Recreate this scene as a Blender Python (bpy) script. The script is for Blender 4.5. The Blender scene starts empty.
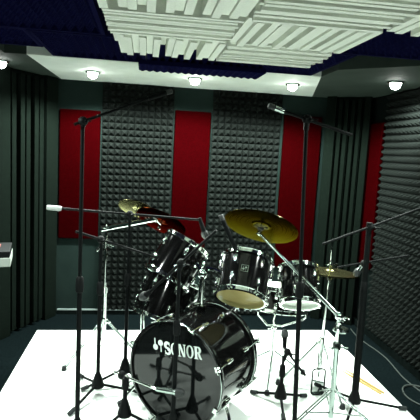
import bpy, math, random
from mathutils import Vector as V, Matrix
random.seed(7)
C = bpy.context.scene.collection
sc = bpy.context.scene
PI = math.pi

# ------------------------------------------------------------------ materials
def mat(name, col, rough=0.5, metal=0.0, spec=0.5, coat=0.0, emit=None, estr=0.0, aniso=0.0):
    m = bpy.data.materials.new(name); m.use_nodes = True
    b = m.node_tree.nodes['Principled BSDF']
    b.inputs['Base Color'].default_value = (*col, 1)
    b.inputs['Roughness'].default_value = rough
    b.inputs['Metallic'].default_value = metal
    b.inputs['Specular IOR Level'].default_value = spec
    b.inputs['Coat Weight'].default_value = coat
    b.inputs['Coat Roughness'].default_value = 0.04
    if emit:
        b.inputs['Emission Color'].default_value = (*emit, 1)
        b.inputs['Emission Strength'].default_value = estr
    return m
def noisy(m, scale, c1, c2, bump=0.0, detail=6, rough=None, stretch=None):
    nt = m.node_tree; b = nt.nodes['Principled BSDF']
    tc = nt.nodes.new('ShaderNodeTexCoord'); n = nt.nodes.new('ShaderNodeTexNoise')
    n.inputs['Scale'].default_value = scale; n.inputs['Detail'].default_value = detail
    if stretch:
        mp = nt.nodes.new('ShaderNodeMapping'); mp.inputs['Scale'].default_value = stretch
        nt.links.new(tc.outputs['Object'], mp.inputs['Vector']); nt.links.new(mp.outputs['Vector'], n.inputs['Vector'])
    else:
        nt.links.new(tc.outputs['Object'], n.inputs['Vector'])
    r = nt.nodes.new('ShaderNodeValToRGB')
    r.color_ramp.elements[0].position = .35; r.color_ramp.elements[1].position = .65
    r.color_ramp.elements[0].color = (*c1, 1); r.color_ramp.elements[1].color = (*c2, 1)
    nt.links.new(n.outputs['Fac'], r.inputs['Fac']); nt.links.new(r.outputs['Color'], b.inputs['Base Color'])
    if bump:
        bp = nt.nodes.new('ShaderNodeBump'); bp.inputs['Strength'].default_value = bump; bp.inputs['Distance'].default_value = .004
        nt.links.new(n.outputs['Fac'], bp.inputs['Height']); nt.links.new(bp.outputs['Normal'], b.inputs['Normal'])
    return m
M = {}
M['carpet'] = noisy(mat('dark_carpet', (.02, .03, .033), 1, spec=.03), 60, (.0014, .0034, .0036), (.003, .006, .0066), .5)
M['wall'] = noisy(mat('teal_grey_wall', (.05, .08, .08), .9, spec=.04), 9, (.007, .013, .0115), (.009, .016, .014), .05)
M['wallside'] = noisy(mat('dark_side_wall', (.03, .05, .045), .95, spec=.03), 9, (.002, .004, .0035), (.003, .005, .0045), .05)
M['ceil'] = noisy(mat('dark_ceiling', (.03, .04, .05), .9, spec=.1), 12, (.008, .010, .022), (.012, .014, .028), .05)
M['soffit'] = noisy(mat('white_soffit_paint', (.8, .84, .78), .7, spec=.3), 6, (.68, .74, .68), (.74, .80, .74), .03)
M['soffitgrey'] = noisy(mat('grey_soffit', (.14, .19, .16), .8, spec=.2), 6, (.022, .034, .027), (.030, .043, .035), .03)  # side soffits, a darker grey than the back one
M['base'] = mat('skirting_lit_edge', (.16, .20, .19), .45)
M['cable'] = mat('grey_cable', (.045, .055, .05), .6, spec=.2)
M['red'] = noisy(mat('red_fabric', (.4, .01, .02), 1, spec=.0), 140, (.008, .00012, .00025), (.0125, .0002, .0004), .3)
M['foam'] = noisy(mat('charcoal_foam', (.05, .055, .05), .95, spec=.04), 180, (.0056, .0072, .0064), (.0080, .0100, .0090), .25)
M['foamback'] = mat('foam_edge', (.06, .07, .06), .9, spec=.2)
M['blue'] = noisy(mat('navy_foam', (.02, .02, .12), 1, spec=.03), 180, (.003, .0033, .022), (.0045, .005, .034), .2)
M['eps'] = noisy(mat('white_polystyrene', (.8, .82, .75), .75, spec=.3), 120, (.82, .85, .76), (.87, .90, .81), .15)
M['trap'] = noisy(mat('grey_green_trap_board', (.10, .14, .11), .95, spec=.03), 40, (.0018, .0034, .0024), (.0024, .0044, .0032), .1)
M['trapdark'] = noisy(mat('dark_trap_fin', (.05, .06, .055), .85, spec=.15), 40, (.035, .045, .04), (.05, .06, .055), .1)
M['rug'] = noisy(mat('white_rug', (.86, .90, .87), .9, spec=.1), 220, (.82, .88, .84), (.88, .93, .89), .4)
M['lacquer'] = mat('black_lacquer', (.003, .003, .003), .08, spec=.4)
M['headblack'] = mat('black_drum_head', (.005, .006, .006), .06, spec=.4)
M['chrome'] = mat('chrome', (.80, .86, .82), .07, 1.0)
M['steel'] = mat('dark_chrome', (.38, .45, .42), .18, 1.0)  # darker chrome copy; dark walls mirrored in stand legs put into its colour
M['coated'] = noisy(mat('coated_white_head', (.8, .82, .74), .5), 30, (.74, .77, .68), (.80, .83, .76), .05)
M['amber'] = noisy(mat('amber_drum_head', (.50, .40, .16), .25, spec=.5), 5, (.42, .34, .13), (.52, .43, .18), 0)
M['clear'] = mat('pale_drum_head', (.80, .84, .76), .25)
M['black'] = mat('black_powder_metal', (.003, .004, .004), .55, spec=.06)
M['plastic'] = mat('black_plastic', (.004, .005, .005), .55, spec=.08)
M['rubber'] = mat('black_rubber', (.02, .024, .024), .8, spec=.2)
M['micgrille'] = noisy(mat('mic_grille', (.03, .03, .03), .5, .5), 400, (.012, .014, .014), (.045, .05, .05), .5)
M['weight'] = mat('pale_counterweight', (.42, .46, .44), .5)
M['white'] = mat('white_print', (.74, .82, .77), .5)
M['felt'] = mat('dark_felt', (.05, .05, .045), .95, spec=.1)
M['wood'] = noisy(mat('maple_stick', (.75, .6, .32), .5), 20, (.34, .22, .05), (.42, .28, .08), 0, stretch=(1, 1, 8))
M['casewhite'] = mat('pale_case_side', (.28, .31, .28), .5)
M['casered'] = mat('case_red_line', (.25, .03, .02), .5)
M['lamp'] = mat('lamp_glass', (.9, .95, .9), .3, emit=(.95, 1, .93), estr=40)
def brass(name, c1, c2, rough, edge):
    m = mat(name, c1, rough, 1.0); nt = m.node_tree; b = nt.nodes['Principled BSDF']; b.inputs['Specular Tint'].default_value = (*edge, 1)
    tc = nt.nodes.new('ShaderNodeTexCoord'); n = nt.nodes.new('ShaderNodeTexNoise')
    ln = nt.nodes.new('ShaderNodeVectorMath'); ln.operation = 'LENGTH'
    nt.links.new(tc.outputs['Object'], ln.inputs[0])
    n.noise_dimensions = '1D'; n.inputs['Scale'].default_value = 160
    nt.links.new(ln.outputs['Value'], n.inputs['W'])
    r = nt.nodes.new('ShaderNodeValToRGB'); r.color_ramp.elements[0].color = (*c1, 1); r.color_ramp.elements[1].color = (*c2, 1)
    nt.links.new(n.outputs['Fac'], r.inputs['Fac']); nt.links.new(r.outputs['Color'], b.inputs['Base Color'])
    return m
M['brass'] = brass('lathed_bronze', (.034, .031, .014), (.075, .069, .036), .20, (.24, .23, .15))
M['darkbrass'] = brass('dull_bronze', (.045, .014, .008), (.065, .022, .012), .22, (.22, .08, .05))
M['palebrass'] = brass('pale_bronze', (.26, .25, .12), (.38, .36, .20), .22, (.6, .58, .32))

# ------------------------------------------------------------------ mesh helper
def frame(o, z, hint=(0, 0, 1)):
    z = V(z).normalized(); h = V(hint)
    if abs(z.dot(h.normalized())) > .97: h = V((1, 0, 0)) if abs(z.x) < .9 else V((0, 1, 0))
    x = h.cross(z).normalized(); y = z.cross(x)
    m = Matrix((x, y, z)).transposed().to_4x4(); m.translation = V(o)
    return m
class MB:
    def __init__(s): s.v = []; s.f = []
    def add(s, vs, fs, m=None):
        b = len(s.v)
        s.v += [(m @ V(p)) if m else V(p) for p in vs]
        s.f += [tuple(i + b for i in f) for f in fs]; return s
    def box(s, lo, hi, m=None):
        a, b = lo, hi
        vs = [(a[0],a[1],a[2]),(b[0],a[1],a[2]),(b[0],b[1],a[2]),(a[0],b[1],a[2]),(a[0],a[1],b[2]),(b[0],a[1],b[2]),(b[0],b[1],b[2]),(a[0],b[1],b[2])]
        return s.add(vs, [(0,3,2,1),(4,5,6,7),(0,1,5,4),(1,2,6,5),(2,3,7,6),(3,0,4,7)], m)
    def lathe(s, prof, n=24, m=None, closed=False):   # prof: (r, z)
        vs = []; fs = []; k = len(prof)
        for r, z in prof:
            for i in range(n):
                a = 2*PI*i/n; vs.append((r*math.cos(a), r*math.sin(a), z))
        rng = k if closed else k-1
        for j in range(rng):
            for i in range(n):
                i2 = (i+1) % n; j2 = (j+1) % k
                fs.append((j*n+i, j*n+i2, j2*n+i2, j2*n+i))
        if not closed:
            if prof[0][0] > 1e-6: fs.append(tuple(reversed(range(n))))
            if prof[-1][0] > 1e-6: fs.append(tuple(range((k-1)*n, k*n)))
        return s.add(vs, fs, m)
    def tube(s, a, b, r0, r1=None, n=10):
        a = V(a); b = V(b); L = (b-a).length
        return s.lathe([(r0, 0), (r1 if r1 is not None else r0, L)], n, frame(a, b-a))
    def path(s, pts, r, n=8, closed=False):
        pts = [V(p) for p in pts]; k = len(pts); vs = []; fs = []
        up = None
        for i, p in enumerate(pts):
            if closed: t = (pts[(i+1) % k]-pts[i-1])
            else: t = pts[min(i+1, k-1)]-pts[max(i-1, 0)]
            t.normalize()
            if up is None:
                up = V((0, 0, 1)) if abs(t.z) < .9 else V((1, 0, 0))
            x = up.cross(t).normalized(); up = t.cross(x)
            for j in range(n):
                a = 2*PI*j/n; vs.append(p+(x*math.cos(a)+up*math.sin(a))*r)
        for i in range(k if closed else k-1):
            for j in range(n):
                j2 = (j+1) % n; i2 = (i+1) % k
                fs.append((i*n+j, i*n+j2, i2*n+j2, i2*n+j))
        if not closed: fs += [tuple(reversed(range(n))), tuple(range((k-1)*n, k*n))]
        return s.add(vs, fs)
    def ball(s, c, r, n=12, sq=(1, 1, 1)):
        h = n//2
        pr = [(max(1e-7, r*math.sin(PI*i/h)), -r*math.cos(PI*i/h)) for i in range(h+1)]
        m = Matrix.Translation(V(c)) @ Matrix.Diagonal((*sq, 1))
        return s.lathe(pr, n, m)
    def build(s, name, material, parent=None, smooth=True, bevel=0, loc=None):
        me = bpy.data.meshes.new(name)
        if parent is not None:
            r = parent
            while r.parent: r = r.parent
            org = V(r.location)
        elif loc is not None: org = V(loc)
        else:
            xs = [p.x for p in s.v]; ys = [p.y for p in s.v]; zs = [p.z for p in s.v]
            org = V(((min(xs)+max(xs))/2, (min(ys)+max(ys))/2, min(zs)))
        me.from_pydata([tuple(p-org) for p in s.v], [], s.f)
        me.validate(); me.update()
        import bmesh
        bm = bmesh.new(); bm.from_mesh(me); bmesh.ops.recalc_face_normals(bm, faces=bm.faces); bm.to_mesh(me); bm.free()
        if smooth:
            me.polygons.foreach_set('use_smooth', [True]*len(me.polygons))
            me.set_sharp_from_angle(angle=math.radians(40))
        me.materials.append(material)
        o = bpy.data.objects.new(name, me); C.objects.link(o)
        if parent is not None: o.parent = parent
        else: o.location = org
        if bevel:
            bv = o.modifiers.new('bevel', 'BEVEL'); bv.width = bevel; bv.segments = 2; bv.limit_method = 'ANGLE'
        return o
def thing(name, label, cat, loc, group=None):
    o = bpy.data.objects.new(name, None); C.objects.link(o); o.location = loc; o.empty_display_size = .05
    o['label'] = label; o['category'] = cat
    if group: o['group'] = group
    return o
def tag(o, label, cat, group=None):
    o['label'] = label; o['category'] = cat
    if group: o['group'] = group
    return o
def struct(o): o['kind'] = 'structure'; return o

# ------------------------------------------------------------------ the room
XL, XR, YB, YF, ZC = -1.20, 2.08, 4.50, -1.2, 2.24
ZS = 2.16
struct(MB().box((XL-.1, YF-.1, -.1), (XR+.1, YB+.1, 0)).build('floor', M['carpet'], smooth=False))
struct(MB().box((XL-.1, YB, 0), (XR+.1, YB+.1, ZC)).build('wall_back', M['wall'], smooth=False))
struct(MB().box((XL-.1, YF, 0), (XL, YB, ZC)).build('wall_left', M['wallside'], smooth=False))
struct(MB().box((XR, YF, 0), (XR+.1, YB, ZC)).build('wall_right', M['wallside'], smooth=False))
struct(MB().box((XL-.1, YF-.1, 0), (XR+.1, YF, ZC)).build('wall_front', M['wallside'], smooth=False))
struct(MB().box((XL-.1, YF-.1, ZC), (XR+.1, YB+.1, ZC+.1)).build('ceiling', M['ceil'], smooth=False))
# dropped soffit: white along the back wall, grey down the sides
def prism(poly, z0, z1):
    n = len(poly); mb = MB()
    vs = [(x, y, z0) for x, y in poly]+[(x, y, z1) for x, y in poly]
    fs = [tuple(reversed(range(n))), tuple(range(n, 2*n))]+[(i, (i+1) % n, n+(i+1) % n, n+i) for i in range(n)]
    return mb.add(vs, fs)
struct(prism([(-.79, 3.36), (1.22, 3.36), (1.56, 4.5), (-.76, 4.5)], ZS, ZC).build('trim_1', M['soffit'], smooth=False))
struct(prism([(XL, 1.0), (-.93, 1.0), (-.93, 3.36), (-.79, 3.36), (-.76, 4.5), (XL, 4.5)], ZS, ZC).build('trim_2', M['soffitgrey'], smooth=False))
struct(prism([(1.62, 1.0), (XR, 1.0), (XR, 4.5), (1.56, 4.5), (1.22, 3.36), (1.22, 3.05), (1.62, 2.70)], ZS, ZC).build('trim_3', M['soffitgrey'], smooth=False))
struct(MB().box((-.77, YB-.025, 0), (1.70, YB, .040)).build('baseboard_back', M['wallside'], smooth=False))
struct(MB().box((-.77, YB-.028, .040), (1.70, YB, .049)).build('trim_lit_edge', M['base'], smooth=False))  # paler strip: light caught on the baseboard's top edge, put into colour
struct(MB().box((XR-.025, 1.2, 0), (XR, 4.27, .06)).build('baseboard_right', M['wallside'], smooth=False))

# red fabric wall panels
def red(lo, hi, label):
    return tag(MB().box(lo, hi).build('red_fabric_panel', M['red'], smooth=False, bevel=.006), label, 'wall panel', 'red fabric panels on the walls')
red((-.765, YB-.035, .73), (-.41, YB, 1.90), 'red fabric wall panel beside the left corner trap, behind the tall black boom stand')
red((.262, YB-.035, .50), (.592, YB, 1.95), 'red fabric wall panel between the two pyramid foam panels, under the middle downlight')
red((1.295, YB-.035, .50), (1.665, YB, 1.97), 'red fabric wall panel between the right-hand foam panel and the right corner trap')
red((XR-.035, 4.00, .60), (XR, 4.262, 1.92), 'narrow red fabric panel on the right side wall between trap and foam')

# pyramid foam
def foam_sheet(nu, nv, p, h, back, org, u, v, n, jit=.08):
    org, u, v, n = V(org), V(u), V(v), V(n); mb = MB()
    vs = []; fs = []
    for j in range(nv+1):
        for i in range(nu+1): vs.append(org+u*(i*p)+v*(j*p)+n*back)
    W = nu+1
    for j in range(nv):
        for i in range(nu):
            a = j*W+i; b = a+1; c = a+W+1; d = a+W
            hh = h*(1-jit*random.random()); t = .0035
            q = []
            for du, dv in ((-1, -1), (1, -1), (1, 1), (-1, 1)):
                q.append(len(vs)); vs.append(org+u*((i+.5)*p+du*t)+v*((j+.5)*p+dv*t)+n*(back+hh))
            fs += [(a, b, q[1], q[0]), (b, c, q[2], q[1]), (c, d, q[3], q[2]), (d, a, q[0], q[3]), tuple(q)]
    k = len(vs); A, B = u*(nu*p), v*(nv*p)
    vs += [org, org+A, org+A+B, org+B]
    fs += [(k, k+1, nu, 0), (k+1, k+2, (nv+1)*W-1, nu), (k+2, k+3, nv*W, (nv+1)*W-1), (k+3, k, 0, nv*W), (k+3, k+2, k+1, k)]
    return mb.add(vs, fs)
fo = foam_sheet(11, 36, .0588, .052, .010, (-.398, YB, .040), (1, 0, 0), (0, 0, 1), (0, -1, 0)).build('acoustic_foam_panel', M['foam'], smooth=False)
tag(fo, 'tall charcoal pyramid foam panel on the back wall, left one, behind the floor toms', 'foam panel', 'charcoal foam panels')
fo = foam_sheet(11, 36, .0600, .052, .010, (.609, YB, .0), (1, 0, 0), (0, 0, 1), (0, -1, 0)).build('acoustic_foam_panel', M['foam'], smooth=False)
tag(fo, 'tall charcoal pyramid foam panel on the back wall behind the large ride cymbal', 'foam panel', 'charcoal foam panels')
fo = foam_sheet(38, 36, .058, .052, .010, (XR, 1.75, .068), (0, 1, 0), (0, 0, 1), (-1, 0, 0)).build('acoustic_foam_panel', M['foam'], smooth=False)
tag(fo, 'wide charcoal pyramid foam panel covering the right side wall, cut by the frame', 'foam panel', 'charcoal foam panels')

# corner traps: board with upright fins
def corner_trap(a, b, nfin, span, label, flip):
    a = V((*a, 0)); b = V((*b, 0)); u = (b-a).normalized(); n = V((u.y, -u.x, 0)) if not flip else V((-u.y, u.x, 0)); L = (b-a).length
    m = Matrix((u, n, V((0, 0, 1)))).transposed().to_4x4(); m.translation = a
    t = thing('corner_bass_trap', label, 'bass trap', ((a+b)/2), 'corner bass traps')
    MB().box((0, -.03, 0), (L, .0, ZS)).add([], []).build('backboard', M['trap'], t, smooth=False).matrix_basis = Matrix()
    o = t.children[-1]; 
    for p in o.data.vertices: p.co = (m @ (p.co+V(t.location)))-V(t.location)
    s0, s1 = span
    for i in range(nfin):
        x = s0+(s1-s0)*(i+.5)/nfin; w = (s1-s0)/nfin*.30
        d = .055 if i % 2 else .04
        MB().box((x-w, .0, .03), (x+w, d, ZS-.03), m).build('fin', M['trap'], t, smooth=False, bevel=.004)
    for x0, x1 in ((0.0, s0-.01), (s1+.01, L)):
        MB().box((x0, 0, .0), (x1, .05, ZS), m).build('side_board', M['trap'], t, smooth=False, bevel=.004)
    return t
corner_trap((-1.165, 3.85), (-.815, 4.46), 5, (.16, .55), 'grey-green corner trap with upright fins in the left back corner', False)
corner_trap((1.70, 4.44), (2.04, 4.235), 4, (.10, .33), 'grey-green corner trap with upright fins in the right back corner', False)

# navy ceiling foam
def blue(nu, nv, x, y, p, label, z=ZC, h=.035, back=.045):
    mb = foam_sheet(nu, nv, p, h, back, (x, y, z), (1, 0, 0), (0, 1, 0), (0, 0, -1)); X, Y = x+nu*p, y+nv*p; e = .02; zb = z-back-h
    for lo, hi in (((x, y), (X, y+e)), ((x, Y-e), (X, Y)), ((x, y+e), (x+e, Y-e)), ((X-e, y+e), (X, Y-e))):
        mb.box((lo[0], lo[1], zb), (hi[0], hi[1], z-.01))
    o = mb.build('blue_foam_panel', M['blue'], smooth=False)
    return tag(o, label, 'foam panel', 'navy foam panels on the ceiling')
blue(12, 14, -.62, 2.64, .05, 'navy foam ceiling panel nearest the back wall, left of the white ceiling tiles')
blue(6, 9, -.925, 2.62, .05, 'small navy foam ceiling panel in the left back corner by the grey soffit')
blue(14, 21, -.925, 1.565, .05, 'navy foam ceiling panel at the top left corner, nearest the camera')
blue(23, 15, -.01, 2.60, .05, 'navy foam ceiling strip behind the white ceiling tiles')
blue(15, 16, .86, 1.78, .05, 'navy foam ceiling panel right of the white ceiling tiles')
o = foam_sheet(17, 5, .05, .012, .028, (-.065, 3.22, ZS), (1, 0, 0), (0, 1, 0), (0, 0, -1)).build('blue_foam_panel', M['blue'], smooth=False)
tag(o, 'thin navy foam strip overlapping the white soffit above the middle downlight', 'foam panel', 'navy foam panels on the ceiling')

# white polystyrene diffuser tiles on the ceiling: ribs of uneven depth
def diffuser(x0, y0, w, d, along, label, seed):
    rnd = random.Random(seed)
    t = thing('ceiling_diffuser_tile', label, 'ceiling tile', (x0+w/2, y0+d/2, 2.055), 'white polystyrene ceiling tiles')
    g = .004
    MB().box((x0+g, y0+g, 2.125), (x0+w-g, y0+d-g, ZC-.085 if False else 2.15)).build('backing_board', M['eps'], t, smooth=False)
    MB().box((x0+.1, y0+.1, 2.15), (x0+w-.1, y0+d-.1, ZC)).build('mounting_block', M['plastic'], t, smooth=False)
    n = 16; mb = MB()
    depths = [.06, .05, .064, .0, .055, .06, .042, .064, .012, .06, .05, .06, .0, .055, .064, .05]
    sh = rnd.randrange(16); last = None
    for i in range(n):
        dz = depths[(i+sh) % 16]+.004
        if along == 'y':
            a = x0+g+(w-2*g)*i/n; b = x0+g+(w-2*g)*(i+1)/n
            mb.box((a+.001, y0+g, 2.125-dz), (b-.001, y0+d-g, 2.126))
        else:
            a = y0+g+(d-2*g)*i/n; b = y0+g+(d-2*g)*(i+1)/n
            mb.box((x0+g+rnd.random()*.012, a+.001, 2.125-dz), (x0+w-g-rnd.random()*.03, b-.001, 2.126))
    mb.build('rib_field', M['eps'], t, smooth=False)
cx0, tw, td, cy = -.175, .515, .405, 2.535
words = {(0,0):'white ribbed ceiling tile at the far left corner, teeth facing the back wall',
 (1,0):'white ribbed ceiling tile at the far right corner with stepped right edge',
 (0,1):'white ceiling tile with crosswise ribs on the left, second from the back',
 (1,1):'white ceiling tile with lengthwise ribs on the right, second from the back',
 (0,2):'white ceiling tile with lengthwise ribs at the top left, third from the back',
 (1,2):'white ceiling tile with crosswise ribs at the top middle, third from the back',
 (2,2):'white ceiling tile at the top right edge of the picture'}
for (i, j), lab in words.items():
    diffuser(cx0+i*tw, cy-(j+1)*td, tw, td, 'y' if (i+j) % 2 == 0 else 'x', lab, i*7+j*3)

# downlights
def downlight(x, y, label, power, aim=.5, z=ZS, size=115):
    t = thing('ceiling_downlight', label, 'downlight', (x, y, z), 'downlights in the soffit')
    MB().lathe([(.039, -.001), (.054, -.001), (.057, -.008), (.052, -.014), (.041, -.014)], 24, Matrix.Translation((x, y, z)), closed=True).build('trim_ring', M['steel'], t)
    pr = [(.0395*math.cos(a), -.014-.042*math.sin(a)) for a in [PI/2*k/6 for k in range(7)]]
    pr[-1] = (1e-6, pr[-1][1])
    MB().lathe([(.0395, -.001)]+pr, 20, Matrix.Translation((x, y, z))).build('bulb', M['lamp'], t)
    l = bpy.data.lights.new('beam', 'SPOT'); l.energy = power; l.spot_size = math.radians(size); l.spot_blend = .8 if size < 120 else .4
    l.color = (.90, 1.0, .93); l.shadow_soft_size = .035
    lo = bpy.data.objects.new('beam', l); C.objects.link(lo); lo.parent = t; lo.location = (0, 0, -.07)
    d = V((.45, 2.55, 0))-V((x, y, z)); d.x *= aim; d.y *= aim
    lo.rotation_euler = d.to_track_quat('-Z', 'Y').to_euler()
PW = 115
downlight(-1.05, 3.70, 'small lit downlight at the left edge of the picture', PW*.7, .9, size=90)
downlight(-.425, 3.90, 'small lit downlight above the left pyramid foam panel', PW*1.7, .1, size=166)
downlight(.367, 3.85, 'small lit downlight above the middle red panel', PW*1.7, .0, size=166)
downlight(1.145, 3.79, 'small lit downlight above the right end of the right-hand back foam panel', PW*1.7, .1, size=166)
downlight(1.77, 3.33, 'small lit downlight at the right, in front of the side wall foam', PW*.8, .0, size=168)
for x, y in ((-1.05, 2.3), (1.83, 2.0), (-1.05, 1.15), (1.83, 1.15)):
    downlight(x, y, 'small lit downlight in the side soffit outside the picture', PW*.85, .8, size=95)

# ------------------------------------------------------------------ rug
rug = MB()
rug.box((-.86, .55, 0), (1.725, 4.06, .008))
tag(rug.build('white_floor_mat', M['rug'], smooth=False, bevel=.003), 'large white mat on the floor under the drum kit', 'mat')
ZR = .008

# ------------------------------------------------------------------ drums
def icon(mb, m, s):   # two mallets: one head down, one head up
    def disc(cx, cy, r):
        n = 18; mb.add([(cx+r*math.cos(2*PI*i/n), cy+r*math.sin(2*PI*i/n), 0) for i in range(n)], [tuple(range(n))], m)
    def bar(a, b, w):
        mb.add([(a-w, b[0], 0), (a+w, b[0], 0), (a+w, b[1], 0), (a-w, b[1], 0)], [(0, 1, 2, 3)], m)
    disc(-.27*s, -.2*s, .25*s); bar(-.30*s, (-.02*s, .55*s), .055*s)
    disc(.26*s, .2*s, .25*s); bar(.28*s, (-.55*s, .02*s), .055*s)
def hoop_profile(R, h, z0):  # triple-flanged hoop
    return [(R-.006, z0), (R+.007, z0), (R+.009, z0+.004), (R+.003, z0+.007), (R+.003, z0+h-.004), (R+.008, z0+h-.002), (R+.007, z0+h), (R-.002, z0+h), (R-.002, z0+.005), (R-.006, z0+.005)]
def drum(name, label, bottom, axis, R, L, nl, topmat, botmat, badge=None, phase=0.0, rootz=None, hint=(0, 0, 1), group='black toms of the drum kit', cat='drum'):
    m = frame(bottom, axis, hint)
    t = thing(name, label, cat, bottom if rootz is None else (bottom[0], bottom[1], rootz), group)
    MB().lathe([(R-.006, .004), (R, .004), (R, L-.004), (R-.006, L-.004)], 48, m, closed=True).build('shell', M['lacquer'], t)
    MB().lathe(hoop_profile(R+.004, .030, -.026)[::-1], 48, m @ Matrix.Diagonal((1, 1, 1, 1)), closed=True).build('bottom_hoop', M['chrome'], t)
    MB().lathe(hoop_profile(R+.004, .030, L-.004), 48, m, closed=True).build('top_hoop', M['chrome'], t)
    MB().lathe([(1e-6, L+.003), (R*.7, L+.003), (R+.001, L+.002), (R+.001, L-.001), (1e-6, L-.001)], 48, m).build('batter_head', topmat, t)
    MB().lathe([(1e-6, -.003), (R*.7, -.003), (R+.001, -.002), (R+.001, .001), (1e-6, .001)], 48, m).build('resonant_head', botmat, t)
    for i in range(nl):
        a = 2*PI*i/nl+phase
        r = m @ Matrix.Rotation(a, 4, 'Z')
        for sgn, zc, zh in ((1, L*.76, L+.014), (-1, L*.24, -.014)):
            g = MB(); hl = min(.027, L*.16)
            g.lathe([(1e-6, -hl), (.009, -hl), (.0135, -hl*.6), (.0135, hl*.6), (.009, hl), (1e-6, hl)], 10, r @ Matrix.Translation((R+.012, 0, zc)))
            g.box((R-.001, -.009, zc-hl*.8), (R+.012, .009, zc+hl*.8), r)
            g.lathe([(.0032, zc), (.0032, zh)] if sgn > 0 else [(.0032, zh), (.0032, zc)], 8, r @ Matrix.Translation((R+.0125, 0, 0)))
            g.box((R+.004, -.011, zh-.005), (R+.022, .011, zh+.005), r)
            zt = zh+sgn*.004
            g.lathe([(1e-6, min(zt, zt+sgn*.012)), (.0052, min(zt, zt+sgn*.012)), (.0052, max(zt, zt+sgn*.012)), (1e-6, max(zt, zt+sgn*.012))], 8, r @ Matrix.Translation((R+.0125, 0, 0)))
            g.build('lug', M['chrome'], t)
    if badge is not None:
        a, s = badge
        r = m @ Matrix.Rotation(a, 4, 'Z') @ Matrix.Translation((R+.0018, 0, L*.52)) @ Matrix.Rotation(PI/2, 4, 'Z') @ Matrix.Rotation(PI/2, 4, 'X')
        b = MB(); h = s/2
        b.box((-h, -h, -.0015), (h, h, .0005), r).build('badge', M['plastic'], t, smooth=False)
        b = t.children[-1]; k = MB()
        for lo, hi in (((-h, -h), (h, -h+.003)), ((-h, h-.003), (h, h)), ((-h, -h), (-h+.003, h)), ((h-.003, -h), (h, h))):
            k.box((lo[0], lo[1], .0004), (hi[0], hi[1], .0014), r)
        icon(k, r @ Matrix.Translation((0, 0, .0014)), s*.62)
        k.build('emblem', M['steel'], b, smooth=False)
    return t, m

# --- bass drum
nF = V((-.616, -.788, 0)).normalized(); tF = V((-nF.y, nF.x, 0))
bc = V((.205, 2.58, .322)); BR, BL = .297, .44
mF = Matrix((tF, V((0, 0, 1)), nF)).transposed().to_4x4(); mF.translation = bc     # local: x right, y up, z out of the front
bd = thing('bass_drum', 'big black bass drum with white lettering on its front head', 'drum', (bc.x, bc.y, ZR))
MB().lathe([(BR-.008, -BL), (BR, -BL), (BR, -.005), (BR-.008, -.005)], 72, mF, closed=True).build('shell', M['lacquer'], bd)
fh = MB().lathe([(1e-6, -.012), (BR+.003, -.012), (BR+.003, -.002), (BR-.012, .0), (1e-6, .0)], 72, mF).build('front_head', M['headblack'], bd)
MB().lathe([(1e-6, -BL-.004), (BR-.01, -BL-.004), (BR+.003, -BL), (BR+.003, -BL+.01), (1e-6, -BL+.01)], 72, mF).build('batter_head', M['coated'], bd)
for nm, z0 in (('front_hoop', -.030), ('rear_hoop', -BL-.018)):
    h = MB().lathe([(BR+.003, z0), (BR+.014, z0), (BR+.017, z0+.004), (BR+.017, z0+.036), (BR+.014, z0+.040), (BR+.003, z0+.040)], 72, mF, closed=True).build(nm, M['lacquer'], bd)
    MB().lathe([(BR+.0155, z0+.0345), (BR+.0180, z0+.035), (BR+.0172, z0+.0385), (BR+.0150, z0+.0395)], 72, mF, closed=True).build('hoop_inlay', M['steel'], h)
for i in range(8):
    a = 2*PI*(i+.5)/8
    r = mF @ Matrix.Rotation(a, 4, 'Z')
    for zl, zh in ((-.12, .008), (-BL+.12, -BL-.018)):
        g = MB()
        g.lathe([(1e-6, -.03), (.010, -.03), (.014, -.018), (.014, .018), (.010, .03), (1e-6, .03)], 10, r @ Matrix.Translation((BR+.014, 0, zl)))
        g.box((BR-.001, -.011, zl-.024), (BR+.014, .011, zl+.024), r)
        g.tube(r @ V((BR+.026, 0, zl)), r @ V((BR+.026, 0, zh)), .0036)
        g.build('lug', M['chrome'], bd)
        g = MB(); s = 1 if zh > -.1 else -1
        g.box((BR-.002, -.014, zh+s*.004), (BR+.032, .014, zh+s*.010), r)
        g.box((BR-.002, -.012, zh-s*.003), (BR+.004, .012, zh+s*.010), r)
        g.tube(r @ V((BR+.026, 0, zh+s*.010)), r @ V((BR+.026, 0, zh+s*.03)), .0045)
        g.tube(r @ V((BR+.026, -.022, zh+s*.030)), r @ V((BR+.026, .022, zh+s*.030)), .004)
        g.build('claw', M['chrome'], bd)
# spurs either side
for sx in (1, -1):
    a0 = mF @ V((sx*(BR-.035), -.16, -.11)); 
    p0 = mF @ V((sx*(BR-.02), -.14, -.12)); p1 = mF @ V((sx*(BR+.10), -.318, -.02)); p1.z = ZR+.012
    g = MB().path([p0, p0.lerp(p1, .35)+V((0, 0, .02)), p0.lerp(p1, .7)+V((0, 0, .012)), p1], .009)
    sp = g.build('spur', M['chrome'], bd)
    MB().ball(p1, .013).build('rubber_tip', M['rubber'], sp)
    MB().box((-.02, -.025, -.015), (.02, .025, .015), frame(p0, tF*sx)).build('spur_bracket', M['chrome'], bd, bevel=.004)
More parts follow.
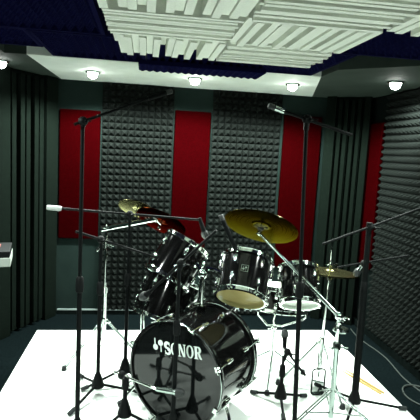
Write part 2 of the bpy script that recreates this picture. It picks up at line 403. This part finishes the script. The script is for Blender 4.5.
# lettering
def letters():
    L = {}
    def stroke(pts):  # (x, y, halfwidth)
        vs = []; fs = []
        for i, (x, y, w) in enumerate(pts):
            a = pts[max(i-1, 0)]; b = pts[min(i+1, len(pts)-1)]
            d = V((b[0]-a[0], b[1]-a[1])).normalized(); nx, ny = -d.y, d.x
            vs += [(x+nx*w, y+ny*w), (x-nx*w, y-ny*w)]
            if i: fs.append((2*i-2, 2*i-1, 2*i+1, 2*i))
        return vs, fs
    def rect(x0, y0, x1, y1): return [(x0, y0), (x1, y0), (x1, y1), (x0, y1)], [(0, 1, 2, 3)]
    def ring(cx, rx, ix, iy):
        n = 32; vs = []
        for i in range(n):
            a = 2*PI*i/n; vs += [(cx+rx*math.cos(a), .5+.52*math.sin(a)), (cx+ix*math.cos(a), .5+iy*math.sin(a))]
        return vs, [(2*i, 2*i+1, (2*i+3) % (2*n), (2*i+2) % (2*n)) for i in range(n)]
    sp = []
    for i in range(15):                 # S: upper bowl then lower bowl
        a = math.radians(30+ i*240/14); w = .07+.07*math.sin(PI*i/14)
        sp.append((.31+.21*math.cos(a), .745+.205*math.sin(a), w))
    for i in range(1, 15):
        a = math.radians(90-i*240/14); w = .14-.07*(i/14)
        sp.append((.31+.22*math.cos(a), .265+.215*math.sin(a), w))
    L['S'] = ([stroke(sp), rect(.48, .70, .54, 1.0), rect(.05, 0, .11, .32)], .62)
    L['O'] = ([ring(.36, .35, .17, .43)], .74)
    L['N'] = ([rect(.08, .0, .17, 1), rect(.58, 0, .67, 1), ([(.04, 1), (.28, 1), (.67, 0), (.46, 0)], [(0, 1, 2, 3)]),
               rect(0, 0, .25, .06), rect(0, .94, .2, 1), rect(.50, .94, .75, 1)], .78)
    rb = []
    for i in range(13):
        a = math.radians(90-i*180/12); w = .05+.06*math.sin(PI*i/12)
        rb.append((.38+.19*math.cos(a), .73+.22*math.sin(a), w))
    L['R'] = ([rect(.08, 0, .30, 1), rect(0, 0, .38, .06), rect(0, .94, .3, 1), rect(.28, .90, .40, 1), rect(.28, .46, .42, .56), stroke(rb),
               stroke([(.36, .50, .07), (.46, .42, .09), (.52, .22, .10), (.60, .08, .09), (.72, .03, .04)])], .74)
    return L
LT = letters(); g = MB()
mt = mF @ Matrix.Translation((-.068, .107, .0008)) @ Matrix.Rotation(math.radians(7.5), 4, 'Z')
x = 0; hgt = .071; wd = .0695
for ch in 'SONOR':
    parts, adv = LT[ch]
    for vs, fs in parts: g.add([(x+px*wd, py*hgt, 0) for px, py in vs], fs, mt)
    x += adv*wd
icon(g, mF @ Matrix.Translation((-.118, .149, .0008)) @ Matrix.Rotation(math.radians(7), 4, 'Z'), .070)
g.build('lettering', M['white'], fh, smooth=False)

# --- toms
drum('rack_tom', 'black rack tom with amber bottom head, in front of the ride cymbal', (.587, 2.68, .760), (.251, .564, .787), .144, .22, 6, M['coated'], M['amber'], (1.72, .042), phase=.25)
drum('rack_tom', 'small black tom with pale bottom head, right of the amber-headed tom', (1.008, 2.846, .672), (.075, .53, .845), .118, .21, 6, M['coated'], M['clear'], (1.33, .036), phase=.15)
drum('hanging_tom', 'steeply tilted black tom above the floor tom at the left of the kit', (.173, 3.124, .745), (.516, .30, .80), .160, .245, 6, M['coated'], M['clear'], None, phase=.5)
ft, fm = drum('floor_tom', 'largest black tom, low at the left beside the bass drum', (.150, 3.25, .415), (.36, .30, .88), .200, .27, 8, M['coated'], M['clear'], None, phase=.1)
for ph in (1.35, 3.5, 5.6):
    p = fm @ V((.225*math.cos(ph), .225*math.sin(ph), .12)); q = V((p.x+.09*math.cos(ph), p.y+.09*math.sin(ph)-.02, ZR+.012))
    lg = MB().path([p+V((0, 0, .05)), p, p.lerp(q, .5)+V((0, 0, 0)), q], .012).build('leg', M['chrome'], ft)
    MB().ball(q+V((0, 0, .0)), .012).build('rubber_foot', M['rubber'], lg)
drum('snare_drum', 'shallow black snare drum with white head behind the rack toms', (1.0, 3.21, .515), (.06, .14, 1), .176, .13, 8, M['coated'], M['clear'], None, phase=.3, group=None)

# --- tom holder on the bass drum
th = thing('tom_holder', 'chrome double tom holder rising from the top of the bass drum', 'tom holder', (.375, 2.86, .62))
hb = V((.375, 2.86, .628))
MB().box((-.03, -.03, -.012), (.03, .03, .02), Matrix.Translation(hb)).build('mount_plate', M['chrome'], th, bevel=.005)
MB().tube(hb, hb+V((0, 0, .20)), .019).build('post', M['chrome'], th)
MB().ball(hb+V((0, 0, .21)), .032).build('clamp', M['chrome'], th)
MB().path([hb+V((0, 0, .21)), hb+V((.03, -.0, .25)), hb+V((.075, -.02, .245)), V((.50, 2.79, .86))], .013).build('arm', M['chrome'], th)
MB().path([hb+V((0, 0, .21)), hb+V((-.03, .06, .26)), hb+V((-.03, .14, .25)), V((.345, 3.03, .85))], .013).build('arm', M['chrome'], th)
MB().path([hb+V((-.01, -.035, .02)), hb+V((-.02, -.055, .04)), hb+V((-.045, -.06, .035))], .006).build('wing_bolt', M['chrome'], th)

# ------------------------------------------------------------------ cymbals
def cymbal(label, c, n, R, mt, cup=.15):
    m = frame(c, n)
    mb = MB(); up = []; h = R*.10
    for k in range(25):
        s = k/24
        r = R*s
        if s < cup*1.5: z = h*.55+R*.075*math.sqrt(max(0, 1-(s/(cup*1.5))**2))
        else:
            q = (s-cup*1.5)/(1-cup*1.5); z = h*.55*(1-q*q)
        up.append((max(r, .006), z))
    low = [(r, z-.0016) for r, z in up]
    mb.lathe(up+low[::-1], 64, m, closed=True)
    mb.v = [p for p in mb.v]
    o = mb.build('cymbal', mt, smooth=True, loc=c)
    # keep the object's own axis along the cymbal so that its lathe grooves run round it
    return tag(o, label, 'cymbal', 'bronze cymbals of the drum kit'), m
RIDE_C = V((.759, 2.988, 1.125)); RIDE_N = V((.286, .477, .831)).normalized()
cymbal('large bronze ride cymbal tilted on a long chrome boom above the rack toms', RIDE_C, RIDE_N, .243, M['brass'])
C1 = V((-.045, 3.411, 1.160)); N1 = V((.248, .512, .823)).normalized()
cymbal('small thin bronze cymbal at far left, highest of the left pair', C1, N1, .135, M['palebrass'])
C2 = V((.128, 3.33, 1.085)); N2 = V((.381, .48, .79)).normalized()
cymbal('reddish bronze crash cymbal just above the tilted left tom', C2, N2, .185, M['darkbrass'])
HB = V((1.262, 3.0, .826)); HN = V((.05, .06, .997)).normalized()
cymbal('lower bronze hi-hat cymbal of the pair at the right of the kit', HB-HN*.004, -HN, .178, M['palebrass'])
cymbal('upper bronze hi-hat cymbal of the pair at the right of the kit', HB+HN*.006, HN, .178, M['palebrass'])

def wing(mb, p, d, s=.018):
    d = V(d).normalized(); m = frame(p, d)
    mb.lathe([(1e-6, 0), (.007, 0), (.006, s), (1e-6, s)], 8, m)
    for sx in (1, -1):
        mb.add([(0, -.003, s*.4), (0, .003, s*.4), (sx*s*1.1, .003, s*1.5), (sx*s*1.1, -.003, s*1.5), (sx*s*.5, .003, s*1.7), (sx*s*.5, -.003, s*1.7)],
               [(0, 1, 2, 3), (1, 0, 5, 4), (3, 2, 4, 5), (1, 4, 2), (0, 3, 5)], m)
def tripod(t, x, y, hub_z, Rf, yaw, mt, double=True, zfoot=ZR, strut_z=None, r=.007):
    for k in range(3):
        a = yaw+2*PI*k/3; d = V((math.cos(a), math.sin(a), 0)); s = V((-d.y, d.x, 0))
        f = V((x, y, zfoot+.012))+d*Rf; h = V((x, y, hub_z))+d*.022
        g = MB()
        if double:
            for q in (-.009, .009): g.tube(h+s*q, f+s*q, r*.7)
        else: g.tube(h, f, r)
        lg = g.build('leg', mt, t)
        MB().lathe([(1e-6, -.012), (.017, -.012), (.019, .0), (.013, .02), (1e-6, .022)], 12, frame(f+V((0, 0, 0)), (0, 0, 1))).build('rubber_foot', M['rubber'], lg)
        if strut_z is not None:
            mid = h.lerp(f, .55)
            MB().tube(V((x, y, strut_z))+d*.016, mid, r*.6).build('strut', mt, t)

# left chrome cymbal stand
cs = thing('cymbal_stand', 'chrome tripod cymbal stand at the left holding two cymbals on an arm', 'cymbal stand', (-.262, 3.519, ZR))
bx, by = -.262, 3.519
MB().tube((bx, by, .03), (bx, by, .55), .014, n=14).build('lower_tube', M['chrome'], cs)
MB().tube((bx, by, .50), (bx, by, .99), .0105, n=14).build('upper_tube', M['chrome'], cs)
g = MB().lathe([(.014, .0), (.021, .002), (.021, .045), (.014, .05)], 14, Matrix.Translation((bx, by, .51)), closed=False); wing(g, (bx-.02, by-.01, .535), (-1, -.5, .2)); wing(g, (bx-.02, by-.01, .50), (-1, -.7, .1))
g.build('height_clamp', M['chrome'], cs)
g = MB().lathe([(.014, .0), (.024, .004), (.024, .04), (.014, .05)], 14, Matrix.Translation((bx, by, .27))); wing(g, (bx+.02, by-.015, .29), (1, -.6, 0)); g.build('leg_collar', M['chrome'], cs)
tripod(cs, bx, by, .30, .33, math.radians(100), M['steel'], strut_z=.10)
g = MB().ball((bx, by, 1.0), .022); wing(g, (bx-.015, by-.015, 1.0), (-.6, -.8, .1)); g.build('tilter', M['chrome'], cs)
MB().tube((bx-.03, by+.02, .985), (.085, 3.245, 1.115), .019, .016, n=12).build('boom_arm', M['chrome'], cs)
g = MB().ball((.085, 3.245, 1.115), .02); wing(g, (.08, 3.235, 1.125), (-.3, -1, .3)); wing(g, (.03, 3.285, 1.10), (-.1, -.6, 1)); g.tube((.085, 3.245, 1.115), C2-N2*.02, .007); g.tube(C2-N2*.02, C2+N2*.05, .0045); wing(g, C2+N2*.035, N2); wing(g, C2-N2*.03, -N2)
g.build('cymbal_post', M['chrome'], cs)
g = MB().tube((-.035, 3.335, 1.072), C1-N1*.02, .006); g.tube(C1-N1*.022, C1+N1*.035, .004); wing(g, C1+N1*.022, N1); g.build('cymbal_post', M['chrome'], cs)

for p0, p1 in (((bx-.015, by-.02, .90), (bx-.065, by-.05, .835)), ((bx+.012, by-.02, .875), (bx+.062, by-.05, .862))):
    MB().tube(p0, p1, .009, .011, n=10).build('wing_bolt', M['chrome'], cs)
# ride stand
rx, ry = 1.172, 2.60
rs = thing('cymbal_stand', 'chrome boom stand at the right front holding the large ride cymbal', 'cymbal stand', (rx, ry, ZR))
MB().tube((rx, ry, .03), (rx, ry, .50), .016, n=14).build('lower_tube', M['steel'], rs)
MB().tube((rx, ry, .48), (rx, ry, .66), .012, n=14).build('upper_tube', M['chrome'], rs)
g = MB().lathe([(.016, 0), (.024, .003), (.024, .04), (.016, .05)], 14, Matrix.Translation((rx, ry, .46))); wing(g, (rx+.02, ry-.015, .48), (1, -.6, 0), .024); wing(g, (rx-.02, ry-.01, .475), (-1, -.4, 0), .02); g.build('height_clamp', M['steel'], rs)
g = MB().lathe([(1e-6, -.008), (.045, -.008), (.048, 0), (.042, .012), (1e-6, .012)], 20, Matrix.Translation((rx+.012, ry-.01, .585))); g.build('memory_lock', M['steel'], rs)
tip = RIDE_C-RIDE_N*.045; j = V((rx, ry, .665)); bd_ = (tip-j).normalized()
g = MB().ball(j, .026); wing(g, j+V((.02, -.015, 0)), (1, -.6, .1), .024); wing(g, j+V((-.01, -.02, -.03)), (-.3, -1, 0), .02); g.build('tilter', M['chrome'], rs)
MB().tube(j-bd_*.04, j.lerp(tip, .42), .0135, n=14).build('boom_arm', M['steel'], rs)
MB().tube(j.lerp(tip, .40), tip, .0085, n=12).build('boom_rod', M['steel'], rs)
g = MB().lathe([(.0137, 0), (.02, .004), (.02, .03), (.0137, .034)], 12, frame(j.lerp(tip, .40), bd_)); wing(g, j.lerp(tip, .42)+V((-.01, -.015, 0)), (-.4, -1, 0)); g.build('boom_clamp', M['chrome'], rs)
g = MB().ball(tip, .017); g.tube(tip, RIDE_C+RIDE_N*.06, .0045); wing(g, RIDE_C+RIDE_N*.04, RIDE_N, .02); wing(g, tip+V((0, -.012, 0)), (-.5, -1, .1)); g.build('cymbal_post', M['chrome'], rs)
MB().lathe([(.005, 0), (.02, 0), (.02, .01), (.005, .01)], 14, frame(RIDE_C-RIDE_N*.018, RIDE_N), closed=True).build('felt', M['felt'], rs)
tripod(rs, rx, ry, .20, .33, math.radians(200), M['steel'], strut_z=.06)

# hi-hat stand
hx, hy = 1.232, 2.985
hs = thing('hihat_stand', 'chrome hi-hat stand with pedal frame, under the pair of hi-hat cymbals', 'hi-hat stand', (hx, hy, ZR))
ax = V((HB.x-hx, HB.y-hy, 0))
top = V((HB.x, HB.y, HB.z))
MB().tube((hx, hy, .10), (hx+ax.x*.5, hy+ax.y*.5, .50), .012, n=12).build('lower_tube', M['chrome'], hs)
MB().tube((hx+ax.x*.45, hy+ax.y*.45, .47), (HB.x, HB.y, HB.z-.045), .009, n=12).build('upper_tube', M['chrome'], hs)
MB().tube((HB.x, HB.y, HB.z-.05), (HB.x-.01, HB.y, HB.z+.36), .0035, n=8).build('pull_rod', M['chrome'], hs)
MB().lathe([(1e-6, 0), (.028, 0), (.024, .012), (.010, .016), (1e-6, .016)], 16, Matrix.Translation((HB.x, HB.y, HB.z-.045))).build('seat_cup', M['chrome'], hs)
g = MB().lathe([(1e-6, 0), (.012, 0), (.014, .012), (.014, .04), (.009, .055), (1e-6, .055)], 14, Matrix.Translation((HB.x, HB.y, HB.z+.03))); wing(g, (HB.x+.012, HB.y, HB.z+.06), (1, -.4, .1)); wing(g, (HB.x-.012, HB.y-.005, HB.z+.055), (-1, -.6, .1)); g.build('clutch', M['chrome'], hs)
g = MB().lathe([(.012, 0), (.02, .003), (.02, .04), (.012, .045)], 12, Matrix.Translation((hx, hy, .33))); wing(g, (hx-.018, hy-.01, .35), (-1, -.6, 0)); g.build('leg_collar', M['chrome'], hs)
tripod(hs, hx, hy, .34, .27, math.radians(165), M['steel'], double=False)
fx, fy = 1.197, 2.895
def rrect(cx, y, z0, z1, w, rad, k=4):
    pts = []
    for qx, qz, a0 in ((cx+w/2-rad, z1-rad, 0), (cx-w/2+rad, z1-rad, 90), (cx-w/2+rad, z0+rad, 180), (cx+w/2-rad, z0+rad, 270)):
        for i in range(k+1):
            a = math.radians(a0+90*i/k); pts.append((qx+rad*math.cos(a), y, qz+rad*math.sin(a)))
    return pts
MB().path(rrect(fx, fy, ZR+.008, .195, .088, .02), .0055, closed=True).build('pedal_frame', M['black'], hs)
MB().path([(hx-.012, hy, .30), (fx-.012, fy, .19)], .004).build('pull_link', M['chrome'], hs)
MB().path([(hx+.012, hy, .30), (fx+.012, fy, .19)], .004).build('pull_link', M['chrome'], hs)
MB().add([(-.035, 0, 0), (.035, 0, 0), (.035, .26, 0), (-.035, .26, 0), (-.035, 0, .008), (.035, 0, .008), (.035, .26, .008), (-.035, .26, .008)],
         [(0,3,2,1),(4,5,6,7),(0,1,5,4),(1,2,6,5),(2,3,7,6),(3,0,4,7)],
         Matrix.Translation((fx, fy+.005, .10)) @ Matrix.Rotation(math.radians(-25), 4, 'Z') @ Matrix.Rotation(math.radians(-16), 4, 'X')).build('footboard', M['steel'], hs)
MB().box((fx-.035, fy+.0, ZR), (fx+.035, fy+.03, ZR+.012)).build('heel_plate', M['steel'], hs)

# snare stand
nx, ny = .945, 3.16
ss = thing('snare_stand', 'chrome snare stand with basket under the snare drum', 'snare stand', (nx, ny, ZR))
MB().tube((nx, ny, .04), (nx, ny, .37), .011, n=12).build('tube', M['chrome'], ss)
g = MB().ball((nx, ny, .385), .022); wing(g, (nx-.015, ny-.015, .38), (-.7, -.7, 0)); g.build('tilter', M['chrome'], ss)
for k in range(3):
    a = math.radians(200+120*k); d = V((math.cos(a), math.sin(a), 0)); c0 = V((1.0, 3.21, 0))
    e = V((c0.x, c0.y, .480))+d*.172
    ar = MB().path([(nx, ny, .395), V((nx, ny, .405))+d*.06, e+V((0, 0, -.02)), e+d*.018+V((0, 0, .0)), e+d*.02+V((0, 0, .03))], .006).build('basket_arm', M['chrome'], ss)
    MB().ball(e+d*.02+V((0, 0, .03)), .011).build('rubber_grip', M['rubber'], ar)
tripod(ss, nx, ny, .20, .26, math.radians(250), M['steel'], double=False)

# bass drum pedal behind the batter head
pb = bc-nF*(BL+.045)
pd = thing('bass_drum_pedal', 'chrome bass drum pedal behind the bass drum', 'pedal', (pb.x, pb.y, ZR))
mp = Matrix((tF, V((0, 0, 1)), nF)).transposed().to_4x4(); mp.translation = V((pb.x, pb.y, ZR))
MB().box((-.07, 0, -.30), (.07, .008, .0), mp).build('base_plate', M['steel'], pd)
for sx in (-.05, .05): MB().box((sx-.008, .008, -.02), (sx+.008, .20, -.005), mp).build('post', M['chrome'], pd)
MB().tube(mp @ V((-.05, .19, -.012)), mp @ V((.05, .19, -.012)), .006).build('axle', M['chrome'], pd)
MB().box((-.04, .03, -.28), (.04, .036, -.03), mp @ Matrix.Rotation(math.radians(14), 4, 'X')).build('footboard', M['steel'], pd)
g = MB().tube(mp @ V((0, .19, -.012)), mp @ V((0, .33, -.05)), .004); bt = g.build('beater_rod', M['chrome'], pd)
MB().ball(mp @ V((0, .33, -.05)), .028).build('beater', M['felt'], bt)

# ------------------------------------------------------------------ microphone stands
def mic_stand(label, x, y, yaw, Rf, hub, top, lower_top, boom=None, joint=None, lean=(0, 0), wt=None, wtmat=None, r0=.0125, r1=.0095, clamp_chrome=False, short_hub=False):
    t = thing('microphone_stand', label, 'microphone stand', (x, y, ZR), 'black boom microphone stands')
    def at(z): s = z/top; return V((x+lean[0]*s, y+lean[1]*s, z))
    MB().tube(at(hub-.03), at(lower_top), r0, n=12).build('pole', M['black'], t)
    MB().tube(at(lower_top-.05), at(top), r1, n=12).build('extension_pole', M['black'], t)
    MB().lathe([(r0, 0), (.019, .004), (.021, .03), (.019, .075), (.012, .085)], 14, frame(at(lower_top-.03), at(top)-at(hub))).build('height_grip', M['plastic'], t)
    MB().lathe([(.026, 0), (.040, .004), (.040, .02), (.020, .085), (.0135, .10)], 16, frame(at(hub-.03), (0, 0, 1))).build('base_hub', M['plastic'], t)
    for k in range(3):
        a = yaw+2*PI*k/3; d = V((math.cos(a), math.sin(a), 0))
        f = V((x, y, ZR+.014))+d*Rf
        lg = MB().tube(V((x, y, hub-.012))+d*.03, f, .0085, n=10).build('leg', M['black'], t)
        MB().tube(f-d*.035+V((0, 0, (hub-.03)*.035/Rf)), f+d*.012, .0135, .0135, n=10).build('rubber_foot', M['rubber'], lg)
    if boom:
        a, b = V(boom[0]), V(boom[1]); jt = at(top)
        q = a+(b-a)*((jt-a).dot(b-a)/(b-a).length_squared)
        MB().tube(a, b, .0075, n=10).build('boom', M['black'], t)
        g = MB().ball(q, .024); g.tube(jt-V((0, 0, .03)), q, .013); g.build('boom_clamp', M['plastic'], t)
        k = MB(); wing(k, q+V((.012, -.02, 0)), (.4, -1, 0), .02); k.build('wing_knob', M['chrome'] if clamp_chrome else M['plastic'], t)
        if wt:
            e = a if wt == 'a' else b; o = b if wt == 'a' else a; dd = (o-e).normalized()
            MB().lathe([(1e-6, 0), (.014, 0), (.016, .006), (.016, .08), (.012, .09), (1e-6, .09)], 12, frame(e, dd)).build('counterweight', wtmat or M['black'], t)
    return t
def mic(label, p, d, L=.15, head='ball', body=None, r=.017):
    d = V(d).normalized(); p = V(p); t = thing('microphone', label, 'microphone', p, 'microphones around the kit')
    m = frame(p, d)
    if head == 'pencil':
        MB().lathe([(1e-6, 0), (r*.7, 0), (r*.75, .004), (r*.75, L), (1e-6, L)], 14, m).build('body', body or M['black'], t)
        MB().lathe([(1e-6, 0), (r*.78, 0), (r*.78, .03), (r*.6, .034), (1e-6, .034)], 14, m @ Matrix.Translation((0, 0, L))).build('grille', M['micgrille'], t)
    else:
        MB().lathe([(1e-6, 0), (r*.65, 0), (r*.75, .01), (r*.95, L*.75), (r*1.1, L*.8), (1e-6, L*.8)], 14, m).build('body', body or M['black'], t)
        MB().lathe([(1e-6, 0), (r*1.2, 0), (r*1.45, .012), (r*1.35, .035), (r*.8, .05), (1e-6, .054)], 14, m @ Matrix.Translation((0, 0, L*.8))).build('grille', M['micgrille'], t)
    return t
# A tall overhead stand, left front
mic_stand('tall black boom stand at the left front, arm reaching over the left foam panel', -.306, 2.42, math.radians(35), .30, .10, 1.712, .88,
          boom=((-.345, 2.41, 1.690), (.005, 2.50, 1.845)))
mic('slim overhead microphone at the end of the tall left boom arm', (.005, 2.50, 1.845), (.93, .24, .38), .10, 'pencil')
# B: horizontal boom with a pale counterweight
mic_stand('black stand with level boom and pale counterweight, in front of the left foam panel', -.085, 3.10, math.radians(80), .28, .12, 1.158, .72,
          boom=((-.60, 3.085, 1.192), (.372, 3.13, 1.138)), wt='a', wtmat=M['weight'])
mic('black microphone hanging from the level boom over the tilted left tom', (.372, 3.135, 1.150), (.35, -.05, -.9), .12)
# C: front stand before the bass drum
mic_stand('black boom stand directly in front of the bass drum', .199, 2.452, math.radians(112), .27, .10, 1.0, .64,
          boom=((.055, 2.57, .815), (.37, 2.36, 1.20)))
mic('black microphone on the low end of the boom crossing the tilted toms', (.055, 2.57, .815), (-.5, .45, -.55), .05)
# D: tall overhead stand right of centre
mic_stand('tall black boom stand right of centre, its arm above the right red panel', .824, 2.24, math.radians(100), .29, .10, 1.752, .92, lean=(-.066, 0),
          boom=((.639, 2.225, 1.800), (1.01, 2.285, 1.712)))
mic('slim overhead microphone on the tall stand right of centre', (.639, 2.225, 1.80), (-.93, -.14, .25), .05, 'pencil', M['steel'])
# E: right stand
mic_stand('thick black boom stand at the right front, beside the side wall foam', 1.375, 2.715, math.radians(-5), .33, .085, 1.215, .80, lean=(-.012, 0), r0=.022, r1=.017,
          boom=((1.055, 2.66, 1.085), (1.90, 2.80, 1.368)))
# F: short stand left
mic_stand('black stand with chrome wing knob beside the chrome cymbal stand', -.250, 2.956, math.radians(-120), .27, .09, 1.03, .70, clamp_chrome=True,
          boom=((-.40, 2.92, 1.075), (.10, 3.02, .90)))
# H: short snare mic stand
mic_stand('short black stand behind the tall right-of-centre pole, reaching under the snare drum', .913, 2.80, math.radians(20), .20, .08, .33, .22,
          boom=((.99, 2.60, .30), (.925, 2.84, .37)))
mic('black microphone under the snare drum, end of a short boom', (.93, 2.84, .36), (.05, .35, .85), .09)
# G: short kick drum mic stand
mic_stand('short black stand with chrome arm in front of the bass drum', -.066, 2.60, math.radians(100), .22, .10, .31, .26,
          boom=((-.13, 2.60, .335), (.11, 2.43, .315)))
g_ = [o for o in bpy.data.objects if o.name.split('.')[0] == 'boom' and o.parent and o.parent.get('label', '').startswith('short black stand with chrome')][0]
g_.data.materials[0] = M['chrome']
mic('kick drum microphone pointing at the lettered bass drum head', (.10, 2.437, .316), (.9, -.1, -.12), .13, 'ball', M['steel'])
mic('black tom microphone clamped on the amber-headed rack tom, leaning left', (.545, 2.70, 1.03), (-.42, .12, .85), .19, 'pencil', None, .018)
# mic on a side arm of stand E, over the hi-hat
sa = thing('clip_on_arm', 'thin black arm clamped to the right boom stand above the hi-hat cymbals', 'microphone arm', (1.37, 2.70, .98))
MB().tube((1.215, 2.79, .915), (1.62, 2.68, 1.025), .006).build('rod', M['black'], sa)
MB().ball((1.366, 2.738, .956), .024).build('clamp', M['plastic'], sa)
mic('pale microphone pointing down at the hi-hat cymbals beside the thick right stand', (1.40, 2.79, .96), (-.25, .4, -.75), .10, 'ball', M['steel'], .016)

# ------------------------------------------------------------------ small things
def stick(label, a, b):
    a, b = V(a), V(b); L = (b-a).length
    o = MB().lathe([(1e-6, 0), (.006, .002), (.0073, .02), (.0073, L*.72), (.0035, L-.018), (.0048, L-.008), (.003, L-.001), (1e-6, L)], 10, frame(a, b-a)).build('drumstick', M['wood'])
    return tag(o, label, 'drumstick', 'drumsticks on the mat')
stick('wooden drumstick lying on the white mat, left one of the two by the right stand', (1.650, 2.885, ZR+.0075), (1.52, 3.23, ZR+.0075))
stick('wooden drumstick lying on the white mat, right one of the two by the right stand', (1.678, 2.895, ZR+.0075), (1.55, 3.245, ZR+.0075))
pts = []
for i in range(60):
    a = i/59*2.6*PI; pts.append((1.93+.11*math.cos(a+1), 2.86+.15*math.sin(a+1), .006+.001*i/10))
tag(MB().path(pts, .005).build('cable', M['cable']), 'pale cable loop on the dark floor at the right edge', 'cable')
pts = [(2.0-.02*math.sin(i*.35), 4.1-.045*i, .005) for i in range(30)]
tag(MB().path([(p[0]-.03, p[1], p[2]) for p in pts], .0045).build('cable', M['cable']), 'grey cable running along the foot of the right side wall', 'cable')

eq = thing('equipment_box', 'pale-sided box with a dark top at the left edge of the picture', 'box', (-.85, 2.66, .915))
me_ = frame((-.705, 2.67, .915), (0, 0, 1)); rz = Matrix.Translation((-.705, 2.66, .915)) @ Matrix.Rotation(math.radians(12), 4, 'Z')
MB().box((-.30, -.0, .0), (0, .26, .050), rz).build('body', M['casewhite'], eq, smooth=False, bevel=.005)
MB().box((-.297, .003, .050), (-.003, .257, .085), rz).build('lid', M['plastic'], eq, smooth=False, bevel=.004)
MB().box((-.25, .05, .085), (-.06, .20, .088), rz).build('inlay', M['casered'], eq, smooth=False)
es = thing('equipment_stand', 'black stand carrying the pale box at the left edge', 'stand', (-.98, 2.78, 0))
MB().tube((-.98, 2.78, .03), (-.98, 2.78, .90), .016).build('pole', M['black'], es)
MB().box((-1.06, 2.70, .90), (-.78, 2.88, .914)).build('tray', M['black'], es)
MB().lathe([(1e-6, .0), (.09, .0), (.09, .015), (.03, .03), (1e-6, .03)], 24, Matrix.Translation((-.98, 2.78, .009))).build('base', M['black'], es)

# ------------------------------------------------------------------ camera, world
cam = bpy.data.cameras.new('camera'); co = bpy.data.objects.new('camera', cam); C.objects.link(co)
cam.sensor_width = 36; cam.sensor_fit = 'HORIZONTAL'; cam.lens = 36*478/420; cam.clip_start = .05
y, p, r = math.radians(8.0), math.radians(-7.1), math.radians(3.0)
F = V((math.sin(y)*math.cos(p), math.cos(y)*math.cos(p), math.sin(p)))
R = V((math.cos(y), -math.sin(y), 0)); U = R.cross(F)
R2 = R*math.cos(r)+U*math.sin(r); U2 = U*math.cos(r)-R*math.sin(r)
mw = Matrix((R2, U2, -F)).transposed().to_4x4(); mw.translation = V((0, 0, 1.6))
co.matrix_world = mw
sc.camera = co
w = bpy.data.worlds.new('world'); sc.world = w; w.use_nodes = True
w.node_tree.nodes['Background'].inputs['Color'].default_value = (.0, .004, .003, 1)
vs = sc.view_settings
vs.view_transform = 'Standard'; vs.look = 'None'; vs.gamma = 1; vs.use_curve_mapping = False; vs.exposure = 0.45
sc.cycles.max_bounces = 8
sc.cycles.sample_clamp_indirect = 6
